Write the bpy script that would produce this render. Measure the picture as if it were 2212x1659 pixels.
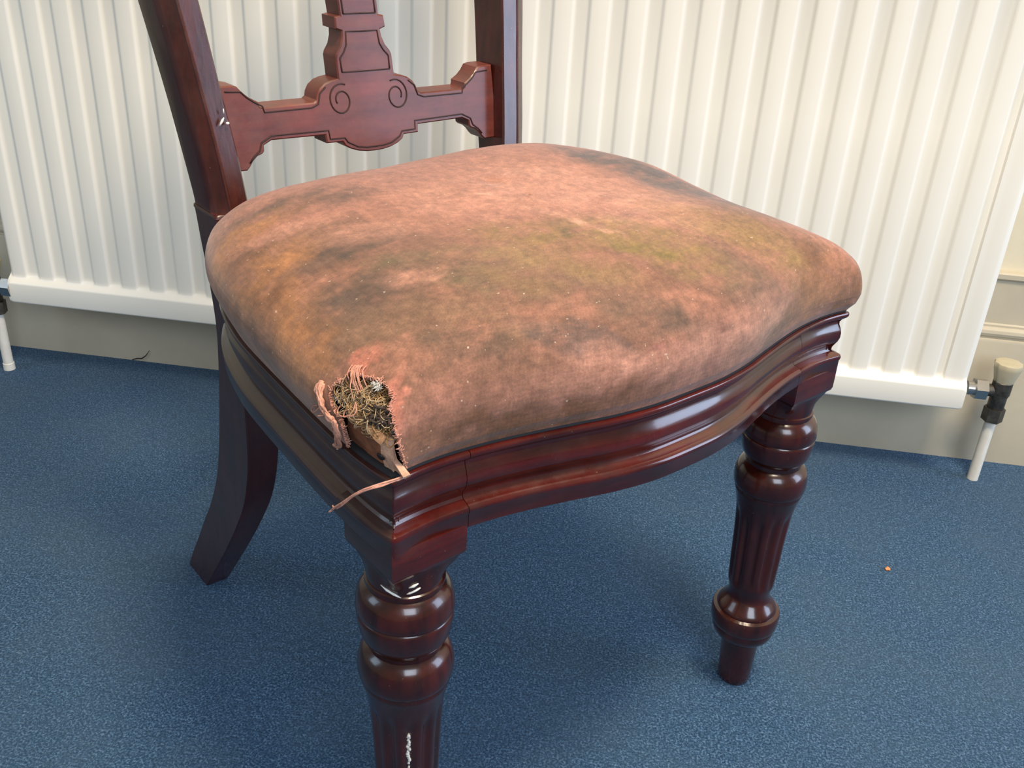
import bpy, bmesh, math, random
import numpy as np
from mathutils import Vector, Matrix, Quaternion
random.seed(7)
S = bpy.context.scene
for o in list(bpy.data.objects): bpy.data.objects.remove(o)
C = S.collection

# ------------------------------------------------------------------ camera
cam = bpy.data.cameras.new('camera'); camo = bpy.data.objects.new('camera', cam); C.objects.link(camo)
cam.sensor_width = 36.0; cam.lens = 2082.13 / 2212 * 36; cam.clip_start = .01
r_ = Vector((0.987321800607261, 0.14978504373871238, 0.0525366797373792))
u_ = Vector((-0.11516275442658598, 0.44816837533859294, 0.8865002241055825))
f_ = Vector((-0.10923919643844779, 0.8813112662496482, -0.45973606552338714))
M = Matrix.Identity(4)
for i in range(3):
    M[i][0] = r_[i]; M[i][1] = u_[i]; M[i][2] = -f_[i]
M[0][3], M[1][3], M[2][3] = -0.01702, -1.37835, 0.74600
camo.matrix_world = M
S.camera = camo

# ------------------------------------------------------------------ light
S.view_settings.view_transform = 'Standard'; S.view_settings.look = 'None'
S.view_settings.gamma = 1; S.view_settings.use_curve_mapping = False
S.view_settings.exposure = 0.0
w = bpy.data.worlds.new('world'); S.world = w; w.use_nodes = True
bg = w.node_tree.nodes['Background']; bg.inputs[0].default_value = (1.0, .93, .82, 1); bg.inputs[1].default_value = .27
def area(name, loc, target, sx, sy, power, col):
    l = bpy.data.lights.new(name, 'AREA'); l.shape = 'RECTANGLE'; l.size = sx; l.size_y = sy
    l.energy = power; l.color = col
    o = bpy.data.objects.new(name, l); C.objects.link(o); o.location = loc
    d = Vector(target) - Vector(loc); o.rotation_euler = d.to_track_quat('-Z', 'Y').to_euler()
    return o
area('ceiling_lamp_light', (.35, -1.05, 2.3), (.1, -.4, 0), .45, .45, 52, (1.0, .85, .63))
area('window_light_right', (2.7, -.56, 1.3), (0, -.56, 1.2), 1.0, 1.8, 46, (.60, .74, 1.0))
area('window_light_front', (.9, -3.0, 1.8), (0, -.3, .4), 1.2, 1.4, 46, (.74, .86, 1.0))
area('window_light_left', (-2.4, -1.6, 1.6), (-.3, -.2, .4), .9, 1.2, 13, (.60, .80, 1.0))

# ------------------------------------------------------------------ helpers
def link(o, parent=None):
    C.objects.link(o)
    if parent: o.parent = parent
    return o
def mesh_obj(name, verts, faces, mat, parent=None, smooth=True, sharp=None):
    me = bpy.data.meshes.new(name); me.from_pydata([tuple(map(float, v)) for v in verts], [], faces); me.validate()
    o = bpy.data.objects.new(name, me)
    if mat: me.materials.append(mat)
    bm = bmesh.new(); bm.from_mesh(me); bmesh.ops.recalc_face_normals(bm, faces=bm.faces)
    if sharp:
        for e in bm.edges:
            if len(e.link_faces) == 2 and e.calc_face_angle(0) > math.radians(sharp): e.smooth = False
    for f in bm.faces: f.smooth = smooth
    bm.to_mesh(me); bm.free()
    return link(o, parent)
class MB:
    def __init__(s): s.v = []; s.f = []
    def add(s, v, f):
        n = len(s.v); s.v += [tuple(map(float, p)) for p in v]; s.f += [tuple(i + n for i in q) for q in f]
    def box(s, x0, x1, y0, y1, z0, z1):
        s.add([(x, y, z) for z in (z0, z1) for y in (y0, y1) for x in (x0, x1)],
              [(0, 2, 3, 1), (4, 5, 7, 6), (0, 1, 5, 4), (2, 6, 7, 3), (0, 4, 6, 2), (1, 3, 7, 5)])
    def rings(s, rings, cap=True, closed=True):
        n = len(rings[0]); v = [p for r in rings for p in r]; f = []
        for i in range(len(rings) - 1):
            for j in range(n if closed else n - 1):
                a = i * n + j; b = i * n + (j + 1) % n
                f.append((a, b, b + n, a + n))
        if cap: f += [tuple(range(n)), tuple(range((len(rings) - 1) * n, len(rings) * n))]
        s.add(v, f)
    def tube(s, pts, r, k=6, taper=None):
        pts = [Vector(p) for p in pts]; rs = []
        up = Vector((.3, .2, 1)).normalized(); n0 = None
        for i, p in enumerate(pts):
            t = (pts[min(i + 1, len(pts) - 1)] - pts[max(i - 1, 0)])
            t = t.normalized() if t.length > 1e-9 else Vector((0, 0, 1))
            if n0 is None: n0 = t.orthogonal().normalized()
            else:
                n0 = n0 - t * n0.dot(t); n0 = n0.normalized() if n0.length > 1e-6 else t.orthogonal().normalized()
            b = t.cross(n0); rr = r if not taper else r * taper[i]
            rs.append([p + (n0 * math.cos(a) + b * math.sin(a)) * rr for a in [2 * math.pi * q / k for q in range(k)]])
        s.rings(rs)
    def obj(s, name, mat, parent=None, smooth=True, sharp=None):
        return mesh_obj(name, s.v, s.f, mat, parent, smooth, sharp)
def spline(P, n, closed=False):
    P = [np.array(p, float) for p in P]; out = []; m = len(P)
    segs = m if closed else m - 1
    for i in range(segs):
        g = lambda k: P[k % m] if closed else P[min(max(k, 0), m - 1)]
        a, b, c, d = g(i - 1), g(i), g(i + 1), g(i + 2)
        for q in range(n):
            t = q / n
            out.append(.5 * (2 * b + (c - a) * t + (2 * a - 5 * b + 4 * c - d) * t * t + (3 * b - a - 3 * c + d) * t ** 3))
    if not closed: out.append(P[-1])
    return out
def vnoise(P, seed=0):
    P = np.asarray(P, float); I = np.floor(P).astype(np.int64); F = P - I; F = F * F * (3 - 2 * F)
    def h(i, j, k):
        n = (i * 374761393 + j * 668265263 + k * 2147483647 + seed * 1274126177) & 0xffffffff
        n = ((n ^ (n >> 13)) * 1274126177) & 0xffffffff
        return ((n ^ (n >> 16)) & 0xffff) / 65535.
    r = 0
    for a in (0, 1):
        for b in (0, 1):
            for c in (0, 1):
                wgt = (F[..., 0] if a else 1 - F[..., 0]) * (F[..., 1] if b else 1 - F[..., 1]) * (F[..., 2] if c else 1 - F[..., 2])
                r = r + wgt * h(I[..., 0] + a, I[..., 1] + b, I[..., 2] + c)
    return r
def fbm(P, o=4, seed=0):
    P = np.asarray(P, float); r = 0; a = .5; t = 0
    for i in range(o): r = r + a * vnoise(P * 2 ** i + 17 * i, seed + i); t += a; a *= .55
    return r / t

# ------------------------------------------------------------------ materials
def mat(name):
    m = bpy.data.materials.new(name); m.use_nodes = True; nt = m.node_tree
    b = nt.nodes['Principled BSDF']; return m, nt, b
def N(nt, t, **k):
    n = nt.nodes.new(t)
    for a, v in k.items():
        if hasattr(n, a): setattr(n, a, v)
        else: n.inputs[a.replace('_', ' ')].default_value = v
    return n
def coords(nt, scale=(1, 1, 1), kind='Object'):
    t = N(nt, 'ShaderNodeTexCoord'); m = N(nt, 'ShaderNodeMapping'); m.inputs['Scale'].default_value = scale
    nt.links.new(t.outputs[kind], m.inputs[0]); return m.outputs[0]
def noise(nt, vec, scale, detail=4, rough=.6):
    n = N(nt, 'ShaderNodeTexNoise'); n.inputs['Scale'].default_value = scale; n.inputs['Detail'].default_value = detail
    n.inputs['Roughness'].default_value = rough; nt.links.new(vec, n.inputs['Vector']); return n.outputs[0]
def ramp(nt, fac, stops):
    r = N(nt, 'ShaderNodeValToRGB'); e = r.color_ramp.elements
    while len(e) < len(stops): e.new(.5)
    for q, (p, c) in zip(e, stops):
        q.position = p; q.color = (*c, 1) if len(c) == 3 else c
    nt.links.new(fac, r.inputs[0]); return r.outputs[0]
def mix(nt, fac, a, b, mode='MIX'):
    m = N(nt, 'ShaderNodeMix', data_type='RGBA', blend_type=mode)
    for i, v in ((0, fac), (6, a), (7, b)):
        if isinstance(v, (int, float)): m.inputs[i].default_value = v
        elif isinstance(v, tuple): m.inputs[i].default_value = (*v, 1)
        else: nt.links.new(v, m.inputs[i])
    return m.outputs[2]
def bump(nt, b, h, strength, dist):
    n = N(nt, 'ShaderNodeBump'); n.inputs['Strength'].default_value = strength; n.inputs['Distance'].default_value = dist
    nt.links.new(h, n.inputs['Height']); nt.links.new(n.outputs[0], b.inputs['Normal']); return n

def wood(name, dark, mid, dust, dust_amt, rough, axis=(1, 1, .12)):
    m, nt, b = mat(name)
    g = noise(nt, coords(nt, axis), 90, 5, .65)
    col = ramp(nt, g, [(.3, dark), (.7, mid)])
    big = noise(nt, coords(nt), 22, 4, .6)
    col = mix(nt, ramp(nt, big, [(.35, (0, 0, 0)), (.75, (.55, .55, .55))]), col, tuple(c * .45 for c in dark))
    d = noise(nt, coords(nt), 38, 6, .7)
    dm = ramp(nt, d, [(.5 - .25 * dust_amt, (0, 0, 0)), (.82 - .2 * dust_amt, (dust_amt,) * 3)])
    col = mix(nt, dm, col, dust)
    sp = noise(nt, coords(nt), 420, 2, .5)
    col = mix(nt, ramp(nt, sp, [(.72, (0, 0, 0)), (.80, (.25, .25, .25))]), col, (.35, .26, .2))
    nt.links.new(col, b.inputs['Base Color'])
    rr = ramp(nt, d, [(.3, (rough,) * 3), (.8, (rough + .12,) * 3)]); nt.links.new(rr, b.inputs['Roughness'])
    b.inputs['Coat Weight'].default_value = .5; b.inputs['Coat Roughness'].default_value = .10
    bump(nt, b, noise(nt, coords(nt, axis), 160, 3, .5), .12, .001)
    return m
W_RAIL = wood('mahogany_rail', (.030, .0030, .0022), (.110, .0080, .0045), (.08, .045, .035), .25, .16, (.12, .12, 1))
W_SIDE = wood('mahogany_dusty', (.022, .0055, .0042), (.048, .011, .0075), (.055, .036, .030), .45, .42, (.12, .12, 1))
W_LEG = wood('mahogany_leg', (.016, .0024, .0018), (.066, .0066, .0036), (.06, .030, .018), .22, .20)
W_POST = wood('mahogany_post', (.024, .0040, .0032), (.085, .0120, .0065), (.07, .035, .024), .25, .24)
W_BACK = wood('mahogany_splat', (.085, .0135, .0085), (.18, .030, .016), (.15, .075, .062), .40, .40, (.15, .15, 1))
W_BACK.node_tree.nodes['Principled BSDF'].inputs['Coat Weight'].default_value = .15
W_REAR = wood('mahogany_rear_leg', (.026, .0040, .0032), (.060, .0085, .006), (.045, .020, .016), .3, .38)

def plain(name, col, rough, metal=0, var=.06, scale=40, bumpd=0):
    m, nt, b = mat(name)
    n = noise(nt, coords(nt), scale, 4, .6)
    c = ramp(nt, n, [(.3, tuple(x * (1 - var) for x in col)), (.7, tuple(min(1, x * (1 + var)) for x in col))])
    nt.links.new(c, b.inputs['Base Color']); b.inputs['Roughness'].default_value = rough; b.inputs['Metallic'].default_value = metal
    if bumpd: bump(nt, b, noise(nt, coords(nt), scale * 4, 3, .6), .4, bumpd)
    return m
RADI = plain('radiator_enamel', (.87, .82, .725), .36, var=.012, scale=9)
SKIRT = plain('skirting_gloss', (.52, .455, .34), .38, var=.05, scale=14, bumpd=.0004)
WALL = plain('cream_wall', (.70, .62, .46), .75, var=.03, scale=30, bumpd=.0004)
CHROME = plain('nickel', (.62, .60, .57), .25, 1)
BRASS = plain('tarnished_brass', (.10, .09, .075), .45, .7, .4, 120)
CAP = plain('yellowed_plastic', (.50, .43, .29), .5, var=.08, scale=60)
PIPE = plain('painted_pipe', (.78, .73, .64), .4, var=.06, scale=60)
PAINT = plain('white_paint_chip', (.75, .72, .66), .6, var=.15, scale=300)
THREAD = plain('pink_thread', (.58, .27, .19), .9, var=.25, scale=300)
STRAW = plain('straw_fibre', (.34, .19, .075), .85, var=.35, scale=260)
PALE = plain('pale_fibre', (.46, .32, .18), .85, var=.25, scale=260)
DARKF = plain('dark_fibre', (.045, .028, .02), .9, var=.4, scale=200)
BLOCKM = plain('chipped_block', (.52, .30, .20), .8, var=.35, scale=150, bumpd=.002)
TACKING = plain('tacked_cloth', (.25, .085, .035), .85, var=.55, scale=70, bumpd=.001)
TACK = plain('iron_tack', (.02, .018, .018), .5, .5)
BLACKG = plain('gap_shade_black', (.008, .008, .010), .8)  # black that stands for shade in the gap under the cushion
CRUMBM = plain('orange_crumb', (.75, .28, .10), .7)

def carpet():
    m, nt, b = mat('blue_carpet')
    co = coords(nt)
    fine = noise(nt, co, 430, 3, .75); mid = noise(nt, co, 120, 4, .7); big = noise(nt, co, 5, 4, .6)
    c = ramp(nt, fine, [(.36, (.007, .022, .056)), (.5, (.032, .084, .168)), (.64, (.140, .235, .350))])
    c = mix(nt, ramp(nt, mid, [(.42, (0, 0, 0)), (.62, (.55, .55, .55))]), c, (.014, .045, .090))
    c = mix(nt, ramp(nt, big, [(.4, (0, 0, 0)), (.65, (.30, .30, .30))]), c, (.070, .110, .150))
    nt.links.new(c, b.inputs['Base Color']); b.inputs['Roughness'].default_value = .95
    b.inputs['Sheen Weight'].default_value = .06; b.inputs['Specular IOR Level'].default_value = .15
    a = N(nt, 'ShaderNodeMath', operation='ADD'); nt.links.new(fine, a.inputs[0]); nt.links.new(mid, a.inputs[1])
    bump(nt, b, a.outputs[0], .6, .003)
    return m
CARPET = carpet()

# ------------------------------------------------------------------ setting
b = MB()
gx = np.linspace(-3, 3, 61); gy = np.linspace(-3.2, .05, 34)
b.add([(x, y, 0) for y in gy for x in gx], [(j * 61 + i, j * 61 + i + 1, (j + 1) * 61 + i + 1, (j + 1) * 61 + i) for j in range(33) for i in range(60)])
b.box(-3, 3, -3.2, .05, -.03, -.004)
o = b.obj('floor', CARPET, None, False); o['kind'] = 'structure'; o['label'] = 'blue cut-pile carpet'
b = MB(); b.box(-3, 3, 0, .06, -.03, 2.5); o = b.obj('wall_back', WALL, None, False); o['kind'] = 'structure'
prof = [(0, 0), (-.0215, 0), (-.0215, .196), (-.0205, .1995), (-.0165, .2005), (-.0165, .2025), (-.0195, .205), (-.0205, .209), (-.0195, .2135), (-.0160, .2165), (-.0135, .217),
        (-.0135, .220), (-.0110, .222), (-.0110, .286), (-.0150, .290), (-.0150, .2965), (-.0120, .2985), (0, .299)]
b = MB(); b.rings([[(x, p[0], p[1]) for p in prof] for x in np.linspace(-3, 3, 7)])
o = b.obj('baseboard_back', SKIRT, None, True, 25); o['kind'] = 'structure'

# ------------------------------------------------------------------ radiator
rad = bpy.data.objects.new('radiator', None); rad.location = (-.2545, -.09, 0); C.objects.link(rad)
rad['label'] = 'long cream-white ribbed panel radiator on the wall behind the chair'; rad['category'] = 'radiator'
RX, RY = .2545, .09
X0, X1, YF = -.9705, .4610, -.1105
def rib(x):
    t = (x + .9207) / .04525
    k = math.floor(t + .2); q = t - k       # rib occupies q in [0,.57]
    if k < -1: return 0.
    if k > 29: return 1.
    sm = lambda a, c, v: (lambda z: z * z * (3 - 2 * z))(min(1, max(0, (v - a) / (c - a))))
    base = sm(-.055, .035, q) * (1 - sm(.53, .62, q))
    return base
xs = [X0] + list(np.arange(X0 + .0015, X1, .0019)) + [X1]
def ry(x, z):
    r = rib(x)
    e = min(1, min(x - X0, X1 - x) / .006)
    face = YF + .0098 + (1 - r) * .0040 + (1 - e) * .003
    bow = -.0009 * r * math.sin(math.pi * min(1, max(0, ((x + .9207) / .04525 % 1) / .57)))
    face += bow
    zt = .1588 + (face - YF) * .72
    return face, zt
zl = np.linspace(0, 1, 9)
rows = []
for x in xs:
    face, zt = ry(x, 0)
    e = min(1., min(x - X0, X1 - x) / .004); cz = .003 * (1 - e)
    col = [(x, YF + .012, .1250 + cz), (x, YF + .003, .1250 + cz), (x, YF + .0006, .1262 + cz), (x, YF, .1285 + cz), (x, YF, .1560 - cz), (x, YF + .0004, .1580 - cz), (x, YF + .0014, .1593 - cz)]
    for q in (.3, .6, .85): col.append((x, YF + .0014 + (face - YF - .0014) * q, .1593 + (zt - .1593) * q))
    col += [(x, face, zt + .0015), (x, face, zt + .006), (x, face, .3), (x, face, .5), (x, face, .71), (x, YF + .006, .722), (x, YF + .001, .726), (x, YF, .730), (x, YF, .756), (x, YF + .002, .760), (x, YF + .012, .760)]
    rows.append([(p[0] + RX, p[1] + RY, p[2]) for p in col])
b = MB(); b.rings(rows, cap=False, closed=False)
n = len(rows[0])
b.add([(p[0], YF + .022 + RY, p[2]) for p in (rows[0][0], rows[-1][0], rows[-1][-1], rows[0][-1])] + [rows[0][0], rows[-1][0], rows[-1][-1], rows[0][-1]],
      [(0, 1, 2, 3), (0, 4, 5, 1), (2, 6, 7, 3)])
for rr in (rows[0], rows[-1]):
    b.add(rr + [(rr[0][0], YF + .022 + RY, p[2]) for p in rr], [(i, i + 1, n + i + 1, n + i) for i in range(n - 1)])
panel = b.obj('front_panel', RADI, rad, True, 50)
b = MB(); b.box(X0 + .01 + RX, X1 - .01 + RX, -.082 + RY, -.050 + RY, .135, .75)
b.obj('rear_panel', RADI, rad, False)
b = MB()
for i in range(90):
    x = X0 + .02 + i * .0155 + RX; b.box(x, x + .0012, -.088 + RY, -.082 + RY, .14, .745)
o = b.obj('convector_fins', RADI, rad, False); o['kind'] = 'stuff'
for x in (-.75, .24):
    b = MB(); b.box(x + RX, x + .03 + RX, -.052 + RY, -.0001 + RY, .33, .70); b.obj('wall_bracket', RADI, rad, False)
b = MB()
for i in range(60):
    x = X0 + .02 + i * .0235 + RX; b.box(x, x + .004, YF + .012 + RY, -.05 + RY, .7605, .762)
b.box(X0 + .005 + RX, X1 - .005 + RX, YF + .010 + RY, YF + .016 + RY, .758, .764); b.box(X0 + .005 + RX, X1 - .005 + RX, -.054 + RY, -.049 + RY, .748, .764)
o = b.obj('top_grille', RADI, rad, False)
def lathe(axis_o, axis_d, prof, k=24):
    d = Vector(axis_d).normalized(); a = d.orthogonal().normalized(); c = d.cross(a)
    return [[Vector(axis_o) + d * h + (a * math.cos(t) + c * math.sin(t)) * r for t in [2 * math.pi * i / k for i in range(k)]] for h, r in prof]
def hexed(axis_o, axis_d, prof):
    return lathe(axis_o, axis_d, prof, 6)
def valve(px, py, side, label, cap_mat):
    # px,py: pipe axis; side: +1 to the right of the radiator
    v = bpy.data.objects.new('valve_body', None)
    b = MB(); ox, oy = px + RX, py + RY
    b.rings(lathe((ox, oy, .118), (0, 0, 1), [(0, .004), (0, .0095), (.003, .0115), (.020, .0115), (.026, .0135), (.044, .0135), (.048, .010), (.050, .004)]))
    b.rings(lathe((ox, oy, .1465), (-side, 0, 0), [(0, .009), (.022, .009)]))
    body = b.obj('valve_body', BRASS, rad, True, 40)
    b = MB(); b.rings(hexed((ox, oy, .100), (0, 0, 1), [(0, .010), (.0, .0145), (.020, .0145), (.020, .010)])); b.obj('compression_nut', BRASS, body, False)
    b = MB(); b.rings(hexed((ox - side * .020, oy, .1465), (-side, 0, 0), [(0, .010), (0, .0155), (.016, .0155), (.016, .010)]))
    b.rings(lathe((ox - side * .034, oy, .1465), (-side, 0, 0), [(0, .010), (.012, .010)]))
    b.obj('union_nut', CHROME, body, False)
    b = MB(); k = 20
    rr = []
    for h, r in ((0, .004), (0, .0125), (.004, .0135), (.022, .0180), (.027, .0186), (.030, .0178), (.031, .015), (.031, .004)):
        rr.append([(ox + (r * (1 + .05 * math.cos(10 * t)) if r > .012 else r) * math.cos(t), oy + r * math.sin(t), .161 + h) for t in [2 * math.pi * i / 40 for i in range(40)]])
    b.rings(rr); cp = b.obj('valve_cap', cap_mat, body, True, 40)
    b = MB(); b.tube([(ox, oy, -.002), (ox, oy, .05), (ox, oy, .105)], .0078, 20)
    p = b.obj('pipe', PIPE, rad, True, 40)
    if side < 0:
        b = MB(); b.rings(lathe((ox, oy, -.001), (0, 0, 1), [(0, .0079), (0, .0090), (.012, .0088), (.013, .0079)])); b.obj('pipe_collar', PIPE, p, True, 40)
valve(.5173, -.0775, 1, '', CAP)
valve(-1.0037, -.1000, -1, '', CAP)
rad.location = (-RX, -RY, 0)

# small things on the floor
b = MB(); pts = []
bmx = bmesh.new(); bmesh.ops.create_icosphere(bmx, subdivisions=2, radius=.003)
for v in bmx.verts: v.co *= 1 + .35 * math.sin(v.co.x * 1500 + v.co.y * 900) ; v.co.z *= .6
me = bpy.data.meshes.new('crumb'); bmx.to_mesh(me); bmx.free(); me.materials.append(CRUMBM)
o = bpy.data.objects.new('crumb', me); o.location = (.3467, -.3353, .0018); C.objects.link(o)
o['label'] = 'tiny orange crumb lying on the open carpet at the right'; o['category'] = 'crumb'
b = MB(); b.tube([(-.017, .002, .0), (-.008, .001, .004), (.002, -.001, .006), (.010, 0, .012), (.017, .001, .022)], .0011, 5, [.6, 1, 1, .8, .3])
o = b.obj('lint_scrap', DARKF, None); o.location = (-.815, -.0245, .001)
o['label'] = 'tiny dark wisp of lint at the foot of the skirting, left'; o['category'] = 'lint'

# ================================================================== CHAIR
chair = bpy.data.objects.new('dining_chair', None); C.objects.link(chair)
chair.location = (0.017094, -0.739372, 0); chair.rotation_euler = (0, 0, 0.835227)
chair['label'] = 'antique dark mahogany dining chair with torn, stained pink seat and turned front legs'; chair['category'] = 'chair'
# chair coordinates in the tables: (X right, Y towards the front, Z up); L() turns them into Blender's
def L(p): return (p[0], -p[1], p[2])

# ---SHARED-BEGIN
half = [(0, .0268), (.035, .0262), (.07, .0215), (.10, .0145), (.135, .0065), (.165, .0008), (.195, -.0022), (.218, -.0018), (.2370, .0008)]
side = [(.2400, -.0195), (.2408, -.045), (.2395, -.08), (.2362, -.125), (.2312, -.185), (.2270, -.224), (.2210, -.256), (.2125, -.289), (.2010, -.320), (.1860, -.350)]
back = [(.165, -.366), (.12, -.372), (.06, -.374), (0, -.3745)]
def dens(P, n):
    P = [np.array(p, float) for p in P]; out = []
    for i in range(len(P) - 1):
        a = P[max(i - 1, 0)]; bb = P[i]; c = P[i + 1]; d = P[min(i + 2, len(P) - 1)]
        for q in range(n):
            t = q / n
            out.append(.5 * (2 * bb + (c - a) * t + (2 * a - 5 * bb + 4 * c - d) * t * t + (3 * bb - a - 3 * c + d) * t ** 3))
    out.append(P[-1]); return out
R_front = dens(half, 10)                       # centre -> right corner
R_side = dens([half[-1]] + side, 10)[1:]
R_back = dens([side[-1]] + back, 10)[1:]
Rh = R_front + R_side + R_back                 # right half, from front centre to back centre
Lh = [np.array((-p[0], p[1])) for p in Rh]     # left half
OUT = np.array(Lh[::-1][:-1] + Rh[:-1])        # starts at back centre, via left side, front, right side
def resample(P, n):
    Q = np.vstack([P, P[:1]]); d = np.r_[0, np.cumsum(np.linalg.norm(np.diff(Q, axis=0), axis=1))]
    t = np.arange(n) / n * d[-1]
    return np.stack([np.interp(t, d, Q[:, i]) for i in (0, 1)], 1)
NO = 1440
O0 = resample(OUT, NO)
def gsm(P, s):
    k = np.arange(-int(4 * s), int(4 * s) + 1); w_ = np.exp(-k ** 2 / (2 * s * s)); w_ /= w_.sum(); n = len(P)
    return sum(wi * P[(np.arange(n) + ki) % n] for wi, ki in zip(w_, k))
def nrm(P):
    t = np.roll(P, -1, 0) - np.roll(P, 1, 0); n = np.stack([t[:, 1], -t[:, 0]], 1); n /= np.linalg.norm(n, axis=1)[:, None]
    c = P.mean(0); sgn = np.sign(((P - c) * n).sum(1).sum()); return n * sgn
CN = np.array((0., -.165))
Ob = gsm(O0, 2); Os = gsm(O0, 34); Nn = nrm(gsm(O0, 14))
#      s     f(inward) b(out,m)  h
PR = [(0.00, .000, -.0040, -.005), (.03, .000, -.0030, .001), (.08, .002, .0035, .014), (.13, .006, .0095, .028), (.18, .016, .0105, .040), (.235, .038, .0090, .051),
      (.30, .085, .0060, .0625), (.38, .158, .0020, .071), (.50, .295, .0, .0820), (.65, .49, .0, .0895), (.82, .75, .0, .0935), (1.0, .997, .0, .0945)]
_pr = np.array(dens(PR, 40)); 
def prof_at(s): return [np.interp(s, _pr[:, 0], _pr[:, i]) for i in (1, 2, 3)]
def surf(u, s, h=0.):
    """cushion cover: u in [0,1) round the outline, s from the base (0) to the crown (1); h lifts off the cloth"""
    u = np.atleast_1d(np.asarray(u, float)); s = np.atleast_1d(np.asarray(s, float)); h = np.atleast_1d(np.asarray(h, float))
    def raw(u, s):
        q = (u % 1) * NO; i = np.floor(q).astype(int) % NO; fr = (q - np.floor(q))[:, None]; j = (i + 1) % NO
        g = lambda A: A[i] * (1 - fr) + A[j] * fr
        f, bb, z = prof_at(s); wgt = np.clip((s - .05) / .45, 0, 1)[:, None]; wgt = wgt * wgt * (3 - 2 * wgt)
        B = g(Ob) * (1 - wgt) + g(Os) * wgt
        nn = g(Nn); fr_ = np.clip((nn[:, 1] - .35) / .4, 0, 1); bb = bb * (1 - .72 * fr_ * (bb > 0))
        P = CN + (B - CN) * (1 - f)[:, None] + nn * bb[:, None]
        kr = np.exp(-((P - np.array((.225, -.03))) ** 2).sum(1) / .055 ** 2) * np.clip(s / .1, 0, 1) * np.clip((.5 - s) / .3, 0, 1)
        P = P + np.array((.80, .35)) * (.0105 * kr)[:, None]
        rear = np.clip((-P[:, 1] - .10) / .22, 0, 1); z = z + .0125 * np.clip(.35 + (P[:, 0] + .2) / .34, .1, 1.1) * rear * rear * (3 - 2 * rear) * np.clip((s - .12) / .25, 0, 1)
        z = z + .0052 * fr_ * np.clip(1 - s / .14, 0, 1)
        z = z - .0055 * kr + (.0075 * np.exp(-((P - np.array((.20, -.215))) ** 2).sum(1) / .065 ** 2) - .0035 * np.exp(-((P - np.array((-.02, -.30))) ** 2).sum(1) / .09 ** 2)) * np.clip((s - .1) / .2, 0, 1)
        # dent of the old button, soft sag
        d = (P - np.array((-.005, -.205))); r2 = (d ** 2).sum(1)
        z = z - .0022 * np.exp(-r2 / (.008 ** 2)) * (s > .4)
        return np.stack([P[:, 0], P[:, 1], .4300 + z], 1)
    P = raw(u, s)
    if np.any(h != 0):
        e = 2e-3; du = raw(u + e, s) - raw(u - e, s); ds = raw(u, np.minimum(s + e, .999)) - raw(u, np.maximum(s - e, 0))
        n = np.cross(du, ds); n /= np.linalg.norm(n, axis=1)[:, None] + 1e-12
        n *= np.sign((n * np.array([0, 0, 1.]) + n * np.c_[P[:, :2] - CN, 0 * P[:, 0]] * 3).sum(1))[:, None]
        P = P + n * h[:, None]
    return P
# ---SHARED-END

# moulding cross-section: (outward offset, z)
SEC = [(-.0022, .4302), (-.0006, .4298), (0, .4285), (0, .4268), (-.0015, .4248), (-.0048, .4225), (-.0066, .4200), (-.0063, .4175), (-.0046, .4140), (-.0032, .4095), (-.0032, .4050), (-.0046, .4010),
       (-.0066, .3980), (-.0082, .3955), (-.0084, .3930), (-.0070, .3912), (-.0020, .3900), (.0004, .3888), (.0012, .3868), (.0008, .3846), (.0002, .3838), (.0002, .3745), (-.0004, .3728), (-.0020, .3722)]
SECI = [(-.030, .3722), (-.030, .4230), (-.0105, .4230), (-.0100, .4255), (-.0070, .4302)]
Nf = nrm(gsm(O0, 5)); Of = gsm(O0, 2.5)
def frame_part(i0, i1, inner=SECI):
    idx = [float(i0)] + [float(i) for i in range(int(math.floor(i0)) + 1, int(math.ceil(i1)))] + [float(i1)]
    rr = []
    for kf in idx:
        k = int(kf) % NO; fr = kf - math.floor(kf)
        p = Of[k] * (1 - fr) + Of[(k + 1) % NO] * fr; n = Nf[k]
        r = []
        for off, z in SEC + inner:
            lower = max(0., (.415 - z) / .03) if z < .415 else 0; lower = min(1, lower)
            ext = .0052 * lower * (1 if (p[1] > -.01 and abs(p[0]) < .15) else 0) * max(0, math.cos(p[0] / .15 * math.pi / 2)) ** 2
            q = p + n * (off) + np.array((0, ext)); r.append(L((q[0], q[1], z)))
        rr.append(r)
    return rr
def u_of(x, y):
    return int(np.argmin(((O0 - np.array((x, y))) ** 2).sum(1)))
iFL = u_of(-.1790, -.0010); iFR = u_of(.1790, -.0010); iSL = u_of(-.2400, -.0590); iSR = u_of(.2400, -.0590); iPL = u_of(-.186, -.350); iPR = u_of(.186, -.350)
b = MB(); b.rings(frame_part(iFL + .4, iFR - .4)); b.obj('front_rail', W_RAIL, chair, True, 50)
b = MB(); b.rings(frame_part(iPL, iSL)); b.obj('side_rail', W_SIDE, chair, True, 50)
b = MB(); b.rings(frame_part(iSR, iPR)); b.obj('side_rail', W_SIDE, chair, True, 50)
b = MB(); b.box(-.145, .145, .350, .3745, .372, .430); b.obj('back_rail', W_SIDE, chair, False)

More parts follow.
